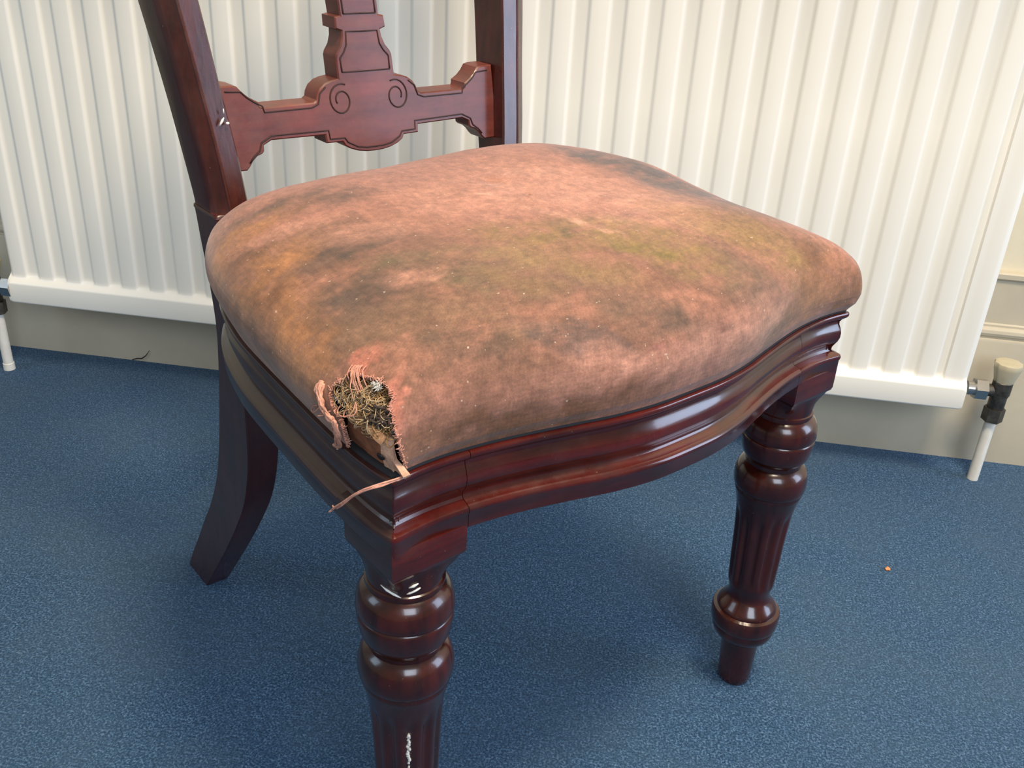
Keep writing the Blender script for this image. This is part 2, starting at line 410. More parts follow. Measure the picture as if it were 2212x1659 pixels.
TURN = [(.3345, .0262), (.3325, .0262), (.3318, .0274), (.3295, .0276), (.3288, .0266), (.3270, .0266), (.3260, .0280), (.3240, .0300), (.3205, .0322), (.3160, .0335), (.3110, .0341), (.3070, .0342),
        (.3060, .0337), (.3052, .0327), (.3042, .0327), (.3032, .0335), (.3000, .0336), (.2940, .0329), (.2880, .0319), (.2840, .0306), (.2812, .0290), (.2797, .0272), (.2765, .0265), (.2738, .0264),
        (.2725, .0282), (.2700, .0306), (.2660, .0326), (.2610, .0339), (.2560, .0343), (.2510, .0341), (.2475, .0335), (.2462, .0326), (.2450, .0317), (.2438, .0319), (.2425, .0321), (.2400, .0312),
        (.2330, .0296), (.2270, .0283), (.2200, .0273), (.2120, .0267), (.2000, .0259), (.1850, .0252), (.1650, .0246), (.1500, .0240), (.1400, .0236), (.1330, .0232), (.1290, .0226), (.1240, .0211), (.1190, .0206),
        (.1150, .0208), (.1120, .0222), (.1080, .0250), (.1045, .0278), (.1015, .0296), (.0995, .0302), (.0985, .0300), (.0980, .0312), (.0972, .0334), (.0950, .0344), (.0900, .0346), (.0840, .0343), (.0800, .0336), (.0785, .0326),
        (.0775, .0318), (.0765, .0318), (.0750, .0320), (.0710, .0314), (.0670, .0300), (.0635, .0270), (.0612, .0225), (.0600, .0200), (.0560, .0192), (.0450, .0188), (.0250, .0180), (.0080, .0172), (.0020, .0164), (.0, .0150)]
def front_leg(sx, lean):
    k = 96; rr = []
    # turned part with stopped flutes
    cxh, cyh = sx * .2085, -.0290
    for z, r in TURN:
        ring = []; t_ = (.334 - z) / .334
        ax = cxh + lean[0] * t_; ay = cyh + lean[1] * t_
        fl = 0
        if .133 < z < .222: fl = min(1, (z - .133) / .008, (.222 - z) / .010)
        for q in range(k):
            a = 2 * math.pi * q / k
            ph = ((q + 4) % 8) / 8 - .5
            g = max(0, 1 - (abs(ph) / .26) ** 2) if abs(ph) < .26 else 0
            rad_ = r - .0026 * fl * math.sqrt(g)
            ring.append(L((ax + rad_ * math.cos(a), ay + rad_ * math.sin(a), z)))
        rr.append(ring)
    b = MB(); b.rings(rr)
    # square block that loses its corners towards the turning
    def sq(cx, cy, hx, hy, z, round_):
        ring = []
        for q in range(k):
            a = 2 * math.pi * q / k; c, s = math.cos(a), math.sin(a)
            m = 1 / max(abs(c), abs(s)); m = m * (1 - round_) + 1 * round_
            ring.append(L((cx + hx * c * m, cy + hy * s * m, z)))
        return ring
    bx, by = sx * .2080, -.0295
    b.rings([sq(bx, by, .0288, .0285, .3755, 0), sq(bx, by, .0290, .0288, .3740, .0), sq(bx, by, .0290, .0288, .3560, .0), sq(bx, by, .0284, .0282, .3530, .03), sq(bx, by, .0262, .0262, .3505, .08), sq(bx, by, .0258, .0258, .3488, .12),
             sq(bx, by, .0262, .0262, .3455, .35), sq((bx + cxh) / 2, by, .0262, .0262, .3405, .68), sq(cxh, cyh, .0264, .0264, .3365, 1), sq(cxh, cyh, .0262, .0262, .3335, 1)])
    # moulded head at the corner of the seat frame
    i0, i1 = (iSL, iFL) if sx < 0 else (iFR, iSR)
    b.rings(frame_part(i0, i1, [(-.0125, .3722), (-.0125, .4230), (-.0105, .4240), (-.0100, .4255), (-.0070, .4302)]))
    xx = sorted((sx * .184, sx * .226)); b.box(xx[0], xx[1], .012, .052, .370, .421)
    o = b.obj('front_leg', W_LEG, chair, True, 38)
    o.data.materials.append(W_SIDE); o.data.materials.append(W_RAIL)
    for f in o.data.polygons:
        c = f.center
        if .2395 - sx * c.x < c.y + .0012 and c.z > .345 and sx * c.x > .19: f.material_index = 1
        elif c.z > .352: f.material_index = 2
    return o
legL = front_leg(-1, (.0022, .0022)); legR = front_leg(1, (.0045, .0040))
legL['label'] = 'front leg with white paint chips and residue in its flute'
# paint chips and residue
def blob(name, pts, r, parent, m, flat=.5, k=6):
    b = MB(); tp = [max(.25, math.sin(math.pi * (i + .6) / (len(pts) + .2))) * random.uniform(.7, 1.2) for i in range(len(pts))]
    b.tube([L(p) for p in pts], r, k, tp); return b.obj(name, m, parent)
def leg_pt(sx, ang, z, r, lean):
    t_ = (.334 - z) / .334
    return (sx * .2085 + lean[0] * t_ + r * math.cos(ang), -.0290 + lean[1] * t_ + r * math.sin(ang), z)
camang = math.atan2(.40 + .03, -.50 + .2085)      # towards the viewer, chair plan
blob('paint_chip', [leg_pt(-1, camang + .62 - i * .09, .3392 - i * .0012, .0266, (.0022, .0022)) for i in range(7)], .0011, legL, PAINT)
blob('paint_chip', [leg_pt(-1, camang - .10 - i * .06, .3405 + i * .0006, .0270, (.0022, .0022)) for i in range(5)], .0013, legL, PAINT)
blob('paint_chip', [leg_pt(-1, camang - .05 - i * .07, .3350 + i * .0007, .0264, (.0022, .0022)) for i in range(6)], .0011, legL, PAINT)
b = MB()
fa = round((camang - .02) / (2 * math.pi / 12)) * (2 * math.pi / 12)
for i in range(60):
    z = .205 - i * .0011; rr_ = np.interp(z, [p[0] for p in TURN[::-1]], [p[1] for p in TURN[::-1]]) - .0024
    if random.random() < .75:
        p = leg_pt(-1, fa + random.uniform(-.04, .04), z, rr_, (.0022, .0022)); r0 = random.uniform(.0008, .0019)
        b.add([L((p[0] + r0 * dx, p[1] + r0 * dy, p[2] + r0 * dz)) for dx, dy, dz in ((1, 0, 0), (-1, 0, 0), (0, 1, 0), (0, -1, 0), (0, 0, 1.6), (0, 0, -1.6))],
              [(0, 2, 4), (2, 1, 4), (1, 3, 4), (3, 0, 4), (2, 0, 5), (1, 2, 5), (3, 1, 5), (0, 3, 5)])
b.obj('polish_residue', PAINT, legL)

# rear posts: leg and upright in one sweep.  rows: z, X outer, X inner, Y rear, Y front, chamfer
POST = [(0, .1790, .1520, -.540, -.488, 0), (.03, .1790, .1510, -.522, -.466, 0), (.065, .1785, .1500, -.499, -.440, 0), (.10, .1782, .1490, -.477, -.415, 0), (.14, .1780, .1480, -.4505, -.388, 0), (.185, .1780, .1470, -.427, -.361, 0),
        (.232, .1780, .1460, -.412, -.345, 0), (.28, .1778, .1450, -.402, -.340, 0), (.33, .1775, .1440, -.3945, -.342, 0), (.37, .1772, .1440, -.3920, -.346, 0), (.41, .1770, .1438, -.3985, -.352, 0), (.445, .1768, .1435, -.4080, -.360, 0), (.474, .1768, .1435, -.4150, -.368, 0),
        (.4765, .1775, .1435, -.4160, -.3685, 0), (.4795, .1770, .1435, -.4165, -.3690, .3), (.484, .1764, .1435, -.4150, -.372, 1), (.53, .1800, .1470, -.4260, -.380, 1), (.58, .1850, .1520, -.4370, -.391, 1), (.645, .1925, .1580, -.4530, -.405, 1),
        (.72, .2010, .1650, -.475, -.425, 1), (.80, .2080, .1715, -.502, -.450, 1), (.88, .2110, .1745, -.531, -.479, 1)]
PS = spline([p for p in POST], 4)
def section(sx, row):
    z, xo, xi, yr, yf, ch = row
    w_ = xo - xi; d = yf - yr
    ridge = xi + w_ * .55
    pts = [(xi, yr), (xi, yf - .0016 - .0012 * ch), (xi + .0016, yf - .0010 * ch), (ridge - .0016, yf), (ridge - .0004, yf + .0012 * ch), (ridge + .0012, yf + .0010 * ch), (ridge + .0026, yf - .0010 * ch),
           (xo - .0040 + .0015 * (1 - ch), yf - .0052 * ch), (xo - .0010, yf - .0085 * ch - .0006), (xo, yf - .0105 * ch - .0014), (xo, yr + .002), (xo - .002, yr), (xi + .002, yr)]
    return [L((sx * x, y, z)) for x, y in pts]
posts = {}
for sx in (-1, 1):
    b = MB(); b.rings([section(sx, r) for r in PS]); posts[sx] = b.obj('back_post', W_POST, chair, True, 32)
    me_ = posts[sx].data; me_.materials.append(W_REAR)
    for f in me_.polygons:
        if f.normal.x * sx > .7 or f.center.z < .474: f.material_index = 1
posts[-1]['label'] = 'back post with chalky smears and a white paint fleck'
for pts, r in (([(-.1560 - .0015 * i, -.3825, .5590 - .0022 * i) for i in range(4)], .0011), ([(-.1555, -.3835, .5660 - i * .002) for i in range(3)], .0007), ([(-.1520 - .001 * i, -.3820, .5540) for i in range(4)], .0012)):
    blob('paint_fleck', pts, r, posts[-1], PAINT)

# crest rail above the frame of the picture, so the chair is whole from elsewhere
def backY(z): return float(np.interp(z, [.445, .484, .53, .58, .645, .72, .80, .88], [-.378, -.389, -.3975, -.4085, -.4225, -.4425, -.468, -.497]))
b = MB(); rr = []
for i in range(41):
    t = -1 + i / 20; x = t * .205; zc = .885 + .030 * (1 - t * t) + .006 * math.cos(t * 9); h = .026 + .010 * (1 - abs(t)); y = backY(.88) + .008 - .010 * (1 - t * t)
    rr.append([L((x, y + dy, zc + dz)) for dy, dz in ((.011, -h), (.016, -h * .6), (.016, h * .6), (.009, h), (-.012, h), (-.018, h * .5), (-.018, -h * .6), (-.012, -h))])
b.rings(rr); b.obj('crest_rail', W_BACK, chair, True, 40)

# pierced splat and lower cross rail, one board.  Right-hand outline (X, Z), mirrored
SPLX = .0
oh = [(.0220, .90), (.0215, .700), (.0210, .6475), (.0205, .6310), (.0262, .6300), (.0268, .6200), (.0208, .6180), (.0215, .6120), (.0245, .6045), (.0290, .5990), (.0305, .5955), (.0308, .5775),
      (.0385, .5765), (.0450, .5745), (.0510, .5705), (.0545, .5655), (.0560, .5610), (.0590, .5590), (.1120, .5590), (.1130, .5605), (.1135, .5640), (.1210, .5680), (.1265, .5725), (.1310, .5778), (.1365, .5790), (.1500, .5792)]
ol = [(.1500, .5080), (.1330, .5078), (.1300, .5105), (.1265, .5150), (.1215, .5190), (.1165, .5205), (.1145, .5225), (.1140, .5275), (.1060, .5310), (.0520, .5300), (.0512, .5225), (.0345, .5222), (.0325, .5185), (.0265, .5150), (.0180, .5122), (.0090, .5108), (0, .5105)]
right = oh + ol
outl = right + [(-x, z) for x, z in right[::-1][1:]]
def inset(poly, d):
    P = np.array(poly); n = len(P); out = []
    area_ = .5 * sum(P[i][0] * P[(i + 1) % n][1] - P[(i + 1) % n][0] * P[i][1] for i in range(n)); s_ = 1 if area_ > 0 else -1
    for i in range(n):
        a, bb, c = P[i - 1], P[i], P[(i + 1) % n]
        e1 = (bb - a) / (np.linalg.norm(bb - a) + 1e-9); e2 = (c - bb) / (np.linalg.norm(c - bb) + 1e-9)
        n1 = np.array((-e1[1], e1[0])) * s_; n2 = np.array((-e2[1], e2[0])) * s_
        m = n1 + n2; m /= np.linalg.norm(m) + 1e-9; k = d / max(.5, m @ n1)
        out.append(bb + m * k)
    return [tuple(p) for p in out]
def plate(poly, f0, f1, mb, bevel=.0012):
    """board between depth f0 (front, towards the viewer) and f1 behind the back plane"""
    def P3(p, off): return L((p[0] + SPLX, backY(p[1]) + off, p[1]))
    bm = bmesh.new(); rings = []
    # subdivide tall edges so the board follows the rake
    Q = []
    for i, p in enumerate(poly):
        q = poly[(i + 1) % len(poly)]; m = max(1, int(abs(q[1] - p[1]) / .02))
        for j in range(m): Q.append((p[0] + (q[0] - p[0]) * j / m, p[1] + (q[1] - p[1]) * j / m))
    Qi = inset(Q, bevel)
    rs = [[P3(p, f1) for p in Q], [P3(p, f0 - bevel) for p in Q], [P3(p, f0) for p in Qi]]
    n = len(Q); v = [x for r in rs for x in r]; f = []
    for i in range(2):
        for j in range(n): f.append((i * n + j, i * n + (j + 1) % n, (i + 1) * n + (j + 1) % n, (i + 1) * n + j))
    from mathutils.geometry import tessellate_polygon
    t1 = tessellate_polygon([[Vector((p[0], p[1], 0)) for p in Qi]]); t0 = tessellate_polygon([[Vector((p[0], p[1], 0)) for p in Q]])
    f += [tuple(2 * n + i for i in t) for t in t1] + [tuple(i for i in t) for t in t0]
    mb.add(v, f)
b = MB(); plate(outl, .0, -.024, b)
splat = b.obj('splat_and_cross_rail', W_BACK, chair, True, 30)
# incised line just inside the edge, and two volutes: dark tubes, the grooves' shade put into their colour
cut = MB()
def groove(pts2, r=.0007):
    pts = []
    for i in range(len(pts2) - 1):
        p, q = pts2[i], pts2[i + 1]; m = max(1, int(math.hypot(q[0] - p[0], q[1] - p[1]) / .006))
        for j in range(m): pts.append((p[0] + (q[0] - p[0]) * j / m, p[1] + (q[1] - p[1]) * j / m))
    pts.append(pts2[-1])
    b = MB(); b.tube([L((p[0] + SPLX, backY(p[1]) + .0003, p[1])) for p in pts], r, 6)
    cut.add(b.v, b.f)
def vol(sx):
    out = []
    for i in range(30):
        t = i / 29; a = math.radians(115) - t * math.radians(500); r = .0148 * (1 - .62 * t)
        out.append((sx * (.0305 + r * .92 * math.cos(a) * 1.0), .5590 + r * math.sin(a)))
    return out
GI = inset(right, .0040)
inner_r = [p for p in GI]
lowline = [(.1300, .5140), (.1255, .5190), (.1190, .5235), (.1165, .5300), (.1060, .5350), (.0480, .5340), (.0475, .5262), (.0320, .5258), (.0290, .5215), (.0190, .5165), (.0090, .5150), (0, .5148)]
upline = [(.0455, .5715), (.0520, .5665), (.0550, .5575), (.0620, .5550), (.1090, .5550), (.1100, .5600), (.1170, .5640), (.1235, .5685), (.1285, .5735), (.1430, .5745)]
neck = [(.0260, .5830), (.0262, .5950), (.0215, .6000), (.0180, .6060), (.0168, .6175), (0, .6172)]
for sx in (-1, 1):
    m = lambda P: [(sx * x, z) for x, z in P]
    groove(m(lowline)); groove(m(upline)); groove(m(neck)); groove([(sx * .0260, .5830), (0, .5828)]); groove(m([(.0172, .6325), (.0172, .85)])); groove(m([(.0172, .6325), (0, .6325)]))
    groove(vol(sx), .0007)
GROOVE = plain('groove_shade', (.030, .009, .007), .7)
# grooves: tubes half sunk in the board, coloured dark as the carving's shade
cut.obj('incised_line', GROOVE, splat)

# ------------------------------------------------------------------ seat cushion
HOLE = []   # filled below (u, s)
FEAT = {}
#HOLEDATA
HOLE = [(0.31667, 0.1683), (0.316, 0.1904), (0.31867, 0.2144), (0.32133, 0.2265), (0.322, 0.2405), (0.32333, 0.2505), (0.32533, 0.2585), (0.32867, 0.2545), (0.33133, 0.2545), (0.33467, 0.2585), (0.33733, 0.2605), (0.34, 0.2605), (0.34267, 0.2505), (0.34533, 0.2325), (0.34533, 0.2184), (0.34533, 0.2024), (0.34667, 0.1844), (0.348, 0.1603), (0.35, 0.1343), (0.35133, 0.1042), (0.35333, 0.0681), (0.356, 0.022), (0.35533, 0.0), (0.35533, -0.01), (0.31467, -0.01), (0.31467, 0.01), (0.32067, 0.0701), (0.32467, 0.1182), (0.32267, 0.1383), (0.31933, 0.1503)]
U0, U1 = 0.30867, 0.36200
FEAT = {'stuff_left': (0.32533, 0.1884), 'stuff_mid': (0.33733, 0.2144), 'stuff_low': (0.34533, 0.1663), 'dark1': (0.342, 0.1864), 'tuft': (0.338, 0.2485), 'tack': (0.34067, 0.0681), 'cloth_lo': [(0.31133, 0.014), (0.32467, 0.0), (0.33533, 0.002), (0.34133, 0.0)], 'cloth_hi': [(0.32533, 0.1423), (0.334, 0.1443), (0.34, 0.1343), (0.34333, 0.1082)], 'block_lo': [(0.33867, 0.0), (0.34267, 0.0), (0.34933, 0.0), (0.35533, 0.0)], 'block_hi': [(0.342, 0.1263), (0.34467, 0.1283), (0.34733, 0.1283), (0.35, 0.1242)], 'ridge_lo': [(0.32533, 0.1363), (0.334, 0.1403), (0.34, 0.1283), (0.34267, 0.1042)], 'ridge_hi': [(0.32667, 0.1523), (0.336, 0.1663), (0.342, 0.1523), (0.34533, 0.1303)], 'strands': [((0.324, 0.2525), (0.328, 0.2184)), ((0.32533, 0.2545), (0.33, 0.2144)), ((0.326, 0.2565), (0.33, 0.2204)), ((0.32667, 0.2565), (0.33133, 0.2265)), ((0.328, 0.2605), (0.332, 0.2285)), ((0.32467, 0.2545), (0.328, 0.1964)), ((0.32267, 0.2505), (0.32333, 0.2285)), ((0.326, 0.2545), (0.33067, 0.2204)), ((0.32733, 0.2585), (0.32933, 0.2325)), ((0.33, 0.2625), (0.33333, 0.2385))], 'roll': [(0.31, 0.1884, 0.0006), (0.31, 0.1723, 0.002), (0.31267, 0.1503, 0.003), (0.31533, 0.1363, 0.003), (0.32, 0.1323, 0.004), (0.32333, 0.1263, 0.004), (0.32267, 0.1002, 0.004), (0.31733, 0.0581, 0.004), (0.31067, 0.012, 0.004), (0.31067, 0.0, 0.004)], 'curls': [[(0.30867, 0.1222, 0.0005), (0.30467, 0.1042, 0.003), (0.3, 0.0882, 0.003), (0.296, 0.0802, 0.002), (0.30067, 0.1022, 0.001), (0.30467, 0.1142, 0.0006)], [(0.31933, 0.1423, 0.002), (0.31467, 0.1283, 0.004), (0.31067, 0.1122, 0.004), (0.31333, 0.1222, 0.006), (0.316, 0.1263, 0.003)], [(0.33133, 0.1944, -0.001), (0.33267, 0.1824, 0.001), (0.332, 0.1663, 0.002), (0.32867, 0.1523, 0.002), (0.328, 0.1623, 0.001), (0.33067, 0.1743, 0.002)], [(0.332, 0.1964, 0.0), (0.334, 0.1804, 0.001), (0.33333, 0.1663, 0.002), (0.33067, 0.1603, 0.002)], [(0.324, 0.1663, 0.0), (0.32333, 0.1503, 0.001), (0.326, 0.1463, 0.001), (0.33, 0.1583, 0.001)]], 'long': [(-0.228, -0.0, 0.4335), (-0.2327, 0.0027, 0.433), (-0.2393, 0.0032, 0.4335), (-0.2469, 0.0036, 0.434), (-0.2524, 0.0011, 0.4325), (-0.2562, -0.0033, 0.429), (-0.2587, -0.01, 0.4225), (-0.2598, -0.0196, 0.413), (-0.2595, -0.0281, 0.405), (-0.2602, -0.0344, 0.3985)]}
STAINS = [
 ((-0.1384, -0.0372, 0.5073), (0.149, 0.1143, 0.0075), (-0.0535, 0.0701, -0.0275), (122, 84, 64), 0.62),
 ((-0.1973, -0.1448, 0.5023), (0.0358, 0.1098, 0.0288), (-0.0357, 0.0624, -0.0126), (124, 84, 62), 0.45),
 ((0.0507, -0.0032, 0.4991), (0.1495, 0.0178, -0.0245), (-0.0457, 0.0423, -0.0214), (122, 82, 62), 0.5),
 ((-0.1642, -0.2764, 0.51), (0.0112, 0.0341, 0.0077), (-0.012, 0.0233, -0.0012), (84, 64, 52), 0.55),
 ((-0.1734, -0.1735, 0.5106), (0.0257, 0.0406, 0.0076), (-0.0109, 0.019, -0.0033), (84, 64, 52), 0.65),
 ((-0.1837, -0.2097, 0.5067), (0.0169, 0.0327, 0.0069), (-0.0102, 0.0184, -0.0034), (120, 86, 66), 0.5),
 ((-0.1514, -0.1181, 0.5154), (0.0129, 0.0148, 0.0023), (-0.0077, 0.0115, -0.0014), (100, 84, 56), 0.55),
 ((-0.2138, -0.1872, 0.4952), (0.0135, 0.0378, 0.0098), (-0.0108, 0.0204, -0.005), (84, 64, 52), 0.35),
 ((-0.1185, -0.2401, 0.5222), (0.0148, 0.017, 0.0023), (-0.0097, 0.0161, -0.0011), (84, 64, 52), 0.4),
 ((-0.2074, -0.1036, 0.4993), (0.02, 0.0367, 0.0087), (-0.015, 0.0257, -0.0052), (84, 64, 52), 0.6),
 ((-0.2044, -0.0636, 0.5003), (0.0224, 0.0294, 0.0057), (-0.0129, 0.0201, -0.005), (112, 84, 64), 0.5),
 ((-0.1236, -0.0612, 0.5152), (0.0328, 0.0177, -0.0008), (-0.0121, 0.016, -0.0038), (100, 84, 56), 0.5),
 ((-0.1754, -0.0408, 0.5049), (0.0611, 0.0465, 0.003), (-0.0118, 0.0168, -0.0066), (124, 90, 68), 0.55),
 ((-0.0506, -0.0123, 0.5033), (0.0866, 0.0265, -0.0095), (-0.0147, 0.0161, -0.008), (118, 86, 68), 0.6),
 ((0.0691, -0.0002, 0.4962), (0.0998, 0.008, -0.0178), (-0.0199, 0.0176, -0.0086), (116, 86, 66), 0.6),
 ((0.1562, -0.1585, 0.5185), (0.0515, 0.0024, -0.0108), (-0.0362, 0.0331, 0.0038), (84, 70, 66), 0.75),
 ((0.1455, -0.2257, 0.526), (0.0353, 0.0012, -0.0054), (-0.0193, 0.0196, 0.0024), (84, 70, 66), 0.6),
 ((0.1351, -0.0621, 0.5148), (0.0693, 0.0084, -0.0122), (-0.0275, 0.0221, 0.0004), (120, 86, 64), 0.55),
 ((0.1732, -0.0371, 0.5037), (0.0557, 0.0096, -0.0115), (-0.0291, 0.0216, 0.0019), (120, 84, 60), 0.45),
 ((-0.0973, 0.0027, 0.4898), (0.0348, 0.0114, -0.0041), (-0.0057, 0.0066, -0.0072), (84, 70, 66), 0.6),
 ((-0.1708, -0.0181, 0.4957), (0.0332, 0.013, -0.0034), (-0.0053, 0.0075, -0.0052), (84, 64, 52), 0.4),
 ((-0.003, 0.0198, 0.4836), (0.0534, 0.0063, -0.0103), (-0.0046, 0.0053, -0.0075), (84, 64, 52), 0.4),
 ((0.1199, 0.0088, 0.4734), (0.0654, -0.0052, -0.0162), (-0.0025, 0.0039, -0.0097), (84, 64, 52), 0.4),
 ((-0.0697, -0.063, 0.5174), (0.055, 0.0252, -0.0024), (-0.0101, 0.0119, -0.0024), (140, 108, 70), 0.5),
 ((-0.0506, -0.0957, 0.5217), (0.0372, 0.0187, -0.0008), (-0.0133, 0.0156, -0.0015), (136, 104, 60), 0.6),
 ((-0.0301, -0.0856, 0.5212), (0.0049, 0.0026, -0.0002), (-0.0053, 0.0059, -0.0006), (92, 76, 40), 0.8),
 ((0.022, -0.0581, 0.5179), (0.0484, 0.0163, -0.0036), (-0.0202, 0.0198, -0.003), (136, 104, 60), 0.75),
 ((0.0863, -0.0793, 0.5194), (0.0325, 0.0108, -0.0021), (-0.0187, 0.017, -0.0015), (136, 104, 60), 0.6),
 ((0.1349, -0.0115, 0.4949), (0.057, 0.0045, -0.0097), (-0.0127, 0.011, -0.0058), (136, 104, 60), 0.45),
 ((-0.1032, -0.0525, 0.514), (0.0268, 0.0114, -0.0015), (-0.0069, 0.0084, -0.0023), (136, 104, 60), 0.3),
 ((0.1362, -0.0377, 0.5076), (0.042, 0.0055, -0.0056), (-0.0139, 0.0115, -0.0035), (136, 104, 60), 0.35),
 ((0.0096, -0.0411, 0.5147), (0.0219, 0.0072, -0.0019), (-0.006, 0.006, -0.0014), (120, 100, 44), 0.6),
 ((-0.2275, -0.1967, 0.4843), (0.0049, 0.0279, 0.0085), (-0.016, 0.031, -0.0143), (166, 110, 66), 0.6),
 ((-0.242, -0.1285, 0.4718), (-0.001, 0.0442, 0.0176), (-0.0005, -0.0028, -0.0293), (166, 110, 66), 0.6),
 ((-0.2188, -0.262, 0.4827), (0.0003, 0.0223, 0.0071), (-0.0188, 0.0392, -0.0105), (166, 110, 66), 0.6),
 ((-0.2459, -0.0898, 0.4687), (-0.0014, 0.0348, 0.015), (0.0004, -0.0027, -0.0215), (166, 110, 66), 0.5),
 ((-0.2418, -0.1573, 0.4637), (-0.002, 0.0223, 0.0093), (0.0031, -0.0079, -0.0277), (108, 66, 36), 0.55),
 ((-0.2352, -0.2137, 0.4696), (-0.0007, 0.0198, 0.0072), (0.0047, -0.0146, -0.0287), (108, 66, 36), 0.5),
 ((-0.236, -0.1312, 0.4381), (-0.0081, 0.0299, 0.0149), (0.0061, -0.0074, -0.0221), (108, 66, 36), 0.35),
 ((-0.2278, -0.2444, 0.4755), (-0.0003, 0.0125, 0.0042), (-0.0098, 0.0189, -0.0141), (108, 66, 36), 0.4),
 ((0.0464, -0.1567, 0.526), (0.0752, 0.0272, -0.0037), (-0.041, 0.0447, -0.0022), (188, 132, 110), 0.5),
 ((-0.0534, -0.1819, 0.5261), (0.0493, 0.0309, 0.0008), (-0.0253, 0.0343, -0.0021), (188, 132, 110), 0.35),
 ((-0.1603, -0.0887, 0.5136), (0.0125, 0.0139, 0.0021), (-0.0063, 0.0093, -0.0014), (188, 132, 110), 0.4),
 ((-0.1802, -0.2299, 0.5075), (0.013, 0.0273, 0.0059), (-0.0051, 0.0094, -0.0015), (188, 132, 110), 0.4),
 ((-0.0595, 0.0232, 0.4683), (0.0684, 0.0098, -0.0146), (-0.0007, 0.0024, -0.0104), (188, 132, 110), 0.45),
 ((0.022, 0.0272, 0.466), (0.0393, -0.001, -0.0106), (0.0005, 0.003, -0.0171), (188, 132, 110), 0.4),
 ((0.0781, 0.0199, 0.4678), (0.0466, -0.0071, -0.0135), (0.0006, 0.0034, -0.0181), (188, 132, 110), 0.35),
 ((-0.0857, 0.0143, 0.4782), (0.0296, 0.0085, -0.0045), (-0.0022, 0.0037, -0.0077), (188, 132, 110), 0.3),
 ((-0.143, -0.1733, 0.5177), (0.0252, 0.0288, 0.004), (-0.0082, 0.0131, -0.0017), (188, 132, 110), 0.4),
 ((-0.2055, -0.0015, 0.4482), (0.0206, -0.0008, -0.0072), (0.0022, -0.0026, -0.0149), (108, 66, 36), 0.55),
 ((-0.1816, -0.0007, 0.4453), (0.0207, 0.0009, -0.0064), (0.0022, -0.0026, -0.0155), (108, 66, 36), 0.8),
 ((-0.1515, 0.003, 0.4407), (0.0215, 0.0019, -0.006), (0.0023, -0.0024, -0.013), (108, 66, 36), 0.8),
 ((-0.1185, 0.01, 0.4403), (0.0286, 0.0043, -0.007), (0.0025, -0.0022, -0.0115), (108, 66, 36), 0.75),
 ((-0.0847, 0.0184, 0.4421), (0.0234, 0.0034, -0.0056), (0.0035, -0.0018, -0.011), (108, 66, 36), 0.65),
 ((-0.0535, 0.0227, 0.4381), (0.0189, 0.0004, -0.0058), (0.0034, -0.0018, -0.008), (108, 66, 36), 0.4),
 ((-0.2185, -0.0017, 0.4412), (0.0119, -0.0028, -0.0056), (0.0017, -0.0027, -0.011), (150, 100, 70), 0.5),
 ((0.1766, 0.002, 0.4629), (0.0379, -0.002, -0.0088), (0.0038, 0.0017, -0.0188), (150, 96, 56), 0.7),
 ((0.2253, 0.0023, 0.4548), (0.0199, 0.0008, -0.0036), (0.0042, 0.0007, -0.0202), (126, 80, 44), 0.7),
 ((0.1239, 0.0105, 0.4536), (0.06, -0.0131, -0.0191), (0.0053, -0.0017, -0.0098), (108, 66, 36), 0.4),
 ((0.0246, 0.0229, 0.4782), (0.0078, 0.0005, -0.0015), (-0.0018, 0.0025, -0.0045), (110, 70, 56), 0.6),
 ((-0.0424, 0.023, 0.4755), (0.0071, 0.0013, -0.0012), (-0.0009, 0.0017, -0.004), (120, 70, 64), 0.5),
 ((0.0105, 0.0275, 0.4472), (0.0058, -0.0002, -0.0017), (0.0063, -0.0027, -0.014), (140, 90, 74), 0.5),
 ((-0.231, -0.0428, 0.4877), (0.0036, 0.0072, 0.002), (-0.007, 0.0111, -0.0057), (196, 116, 96), 0.5),
 ((-0.229, -0.0064, 0.4755), (0.0033, 0.0016, -0.0004), (-0.0078, 0.0122, -0.0198), (196, 120, 100), 0.4),
 ((-0.0307, -0.1815, 0.5268), (0.0089, 0.0044, 0.0), (-0.0028, 0.0036, -0.0002), (206, 150, 126), 0.35),
 ((-0.0263, -0.167, 0.5262), (0.0084, 0.0047, -0.0001), (-0.0026, 0.0033, -0.0002), (206, 150, 126), 0.35),
 ((-0.0223, -0.1525, 0.5256), (0.0084, 0.0046, -0.0001), (-0.0027, 0.0033, -0.0002), (206, 150, 126), 0.35),
 ((-0.0173, -0.1392, 0.5249), (0.0086, 0.0042, -0.0002), (-0.0027, 0.0033, -0.0002), (206, 150, 126), 0.35),
 ((-0.0128, -0.1258, 0.5242), (0.0086, 0.0042, -0.0002), (-0.0026, 0.0029, -0.0002), (206, 150, 126), 0.35),
 ((-0.0081, -0.113, 0.5233), (0.0087, 0.0041, -0.0002), (-0.0026, 0.003, -0.0002), (206, 150, 126), 0.35),
 ((-0.0032, -0.1005, 0.5225), (0.0085, 0.0041, -0.0003), (-0.0028, 0.0029, -0.0002), (206, 150, 126), 0.35),
 ((0.0013, -0.0878, 0.5216), (0.0088, 0.0041, -0.0003), (-0.0025, 0.0027, -0.0002), (206, 150, 126), 0.35),
 ((0.0064, -0.0761, 0.5205), (0.0091, 0.0037, -0.0004), (-0.0027, 0.0027, -0.0003), (206, 150, 126), 0.35)]
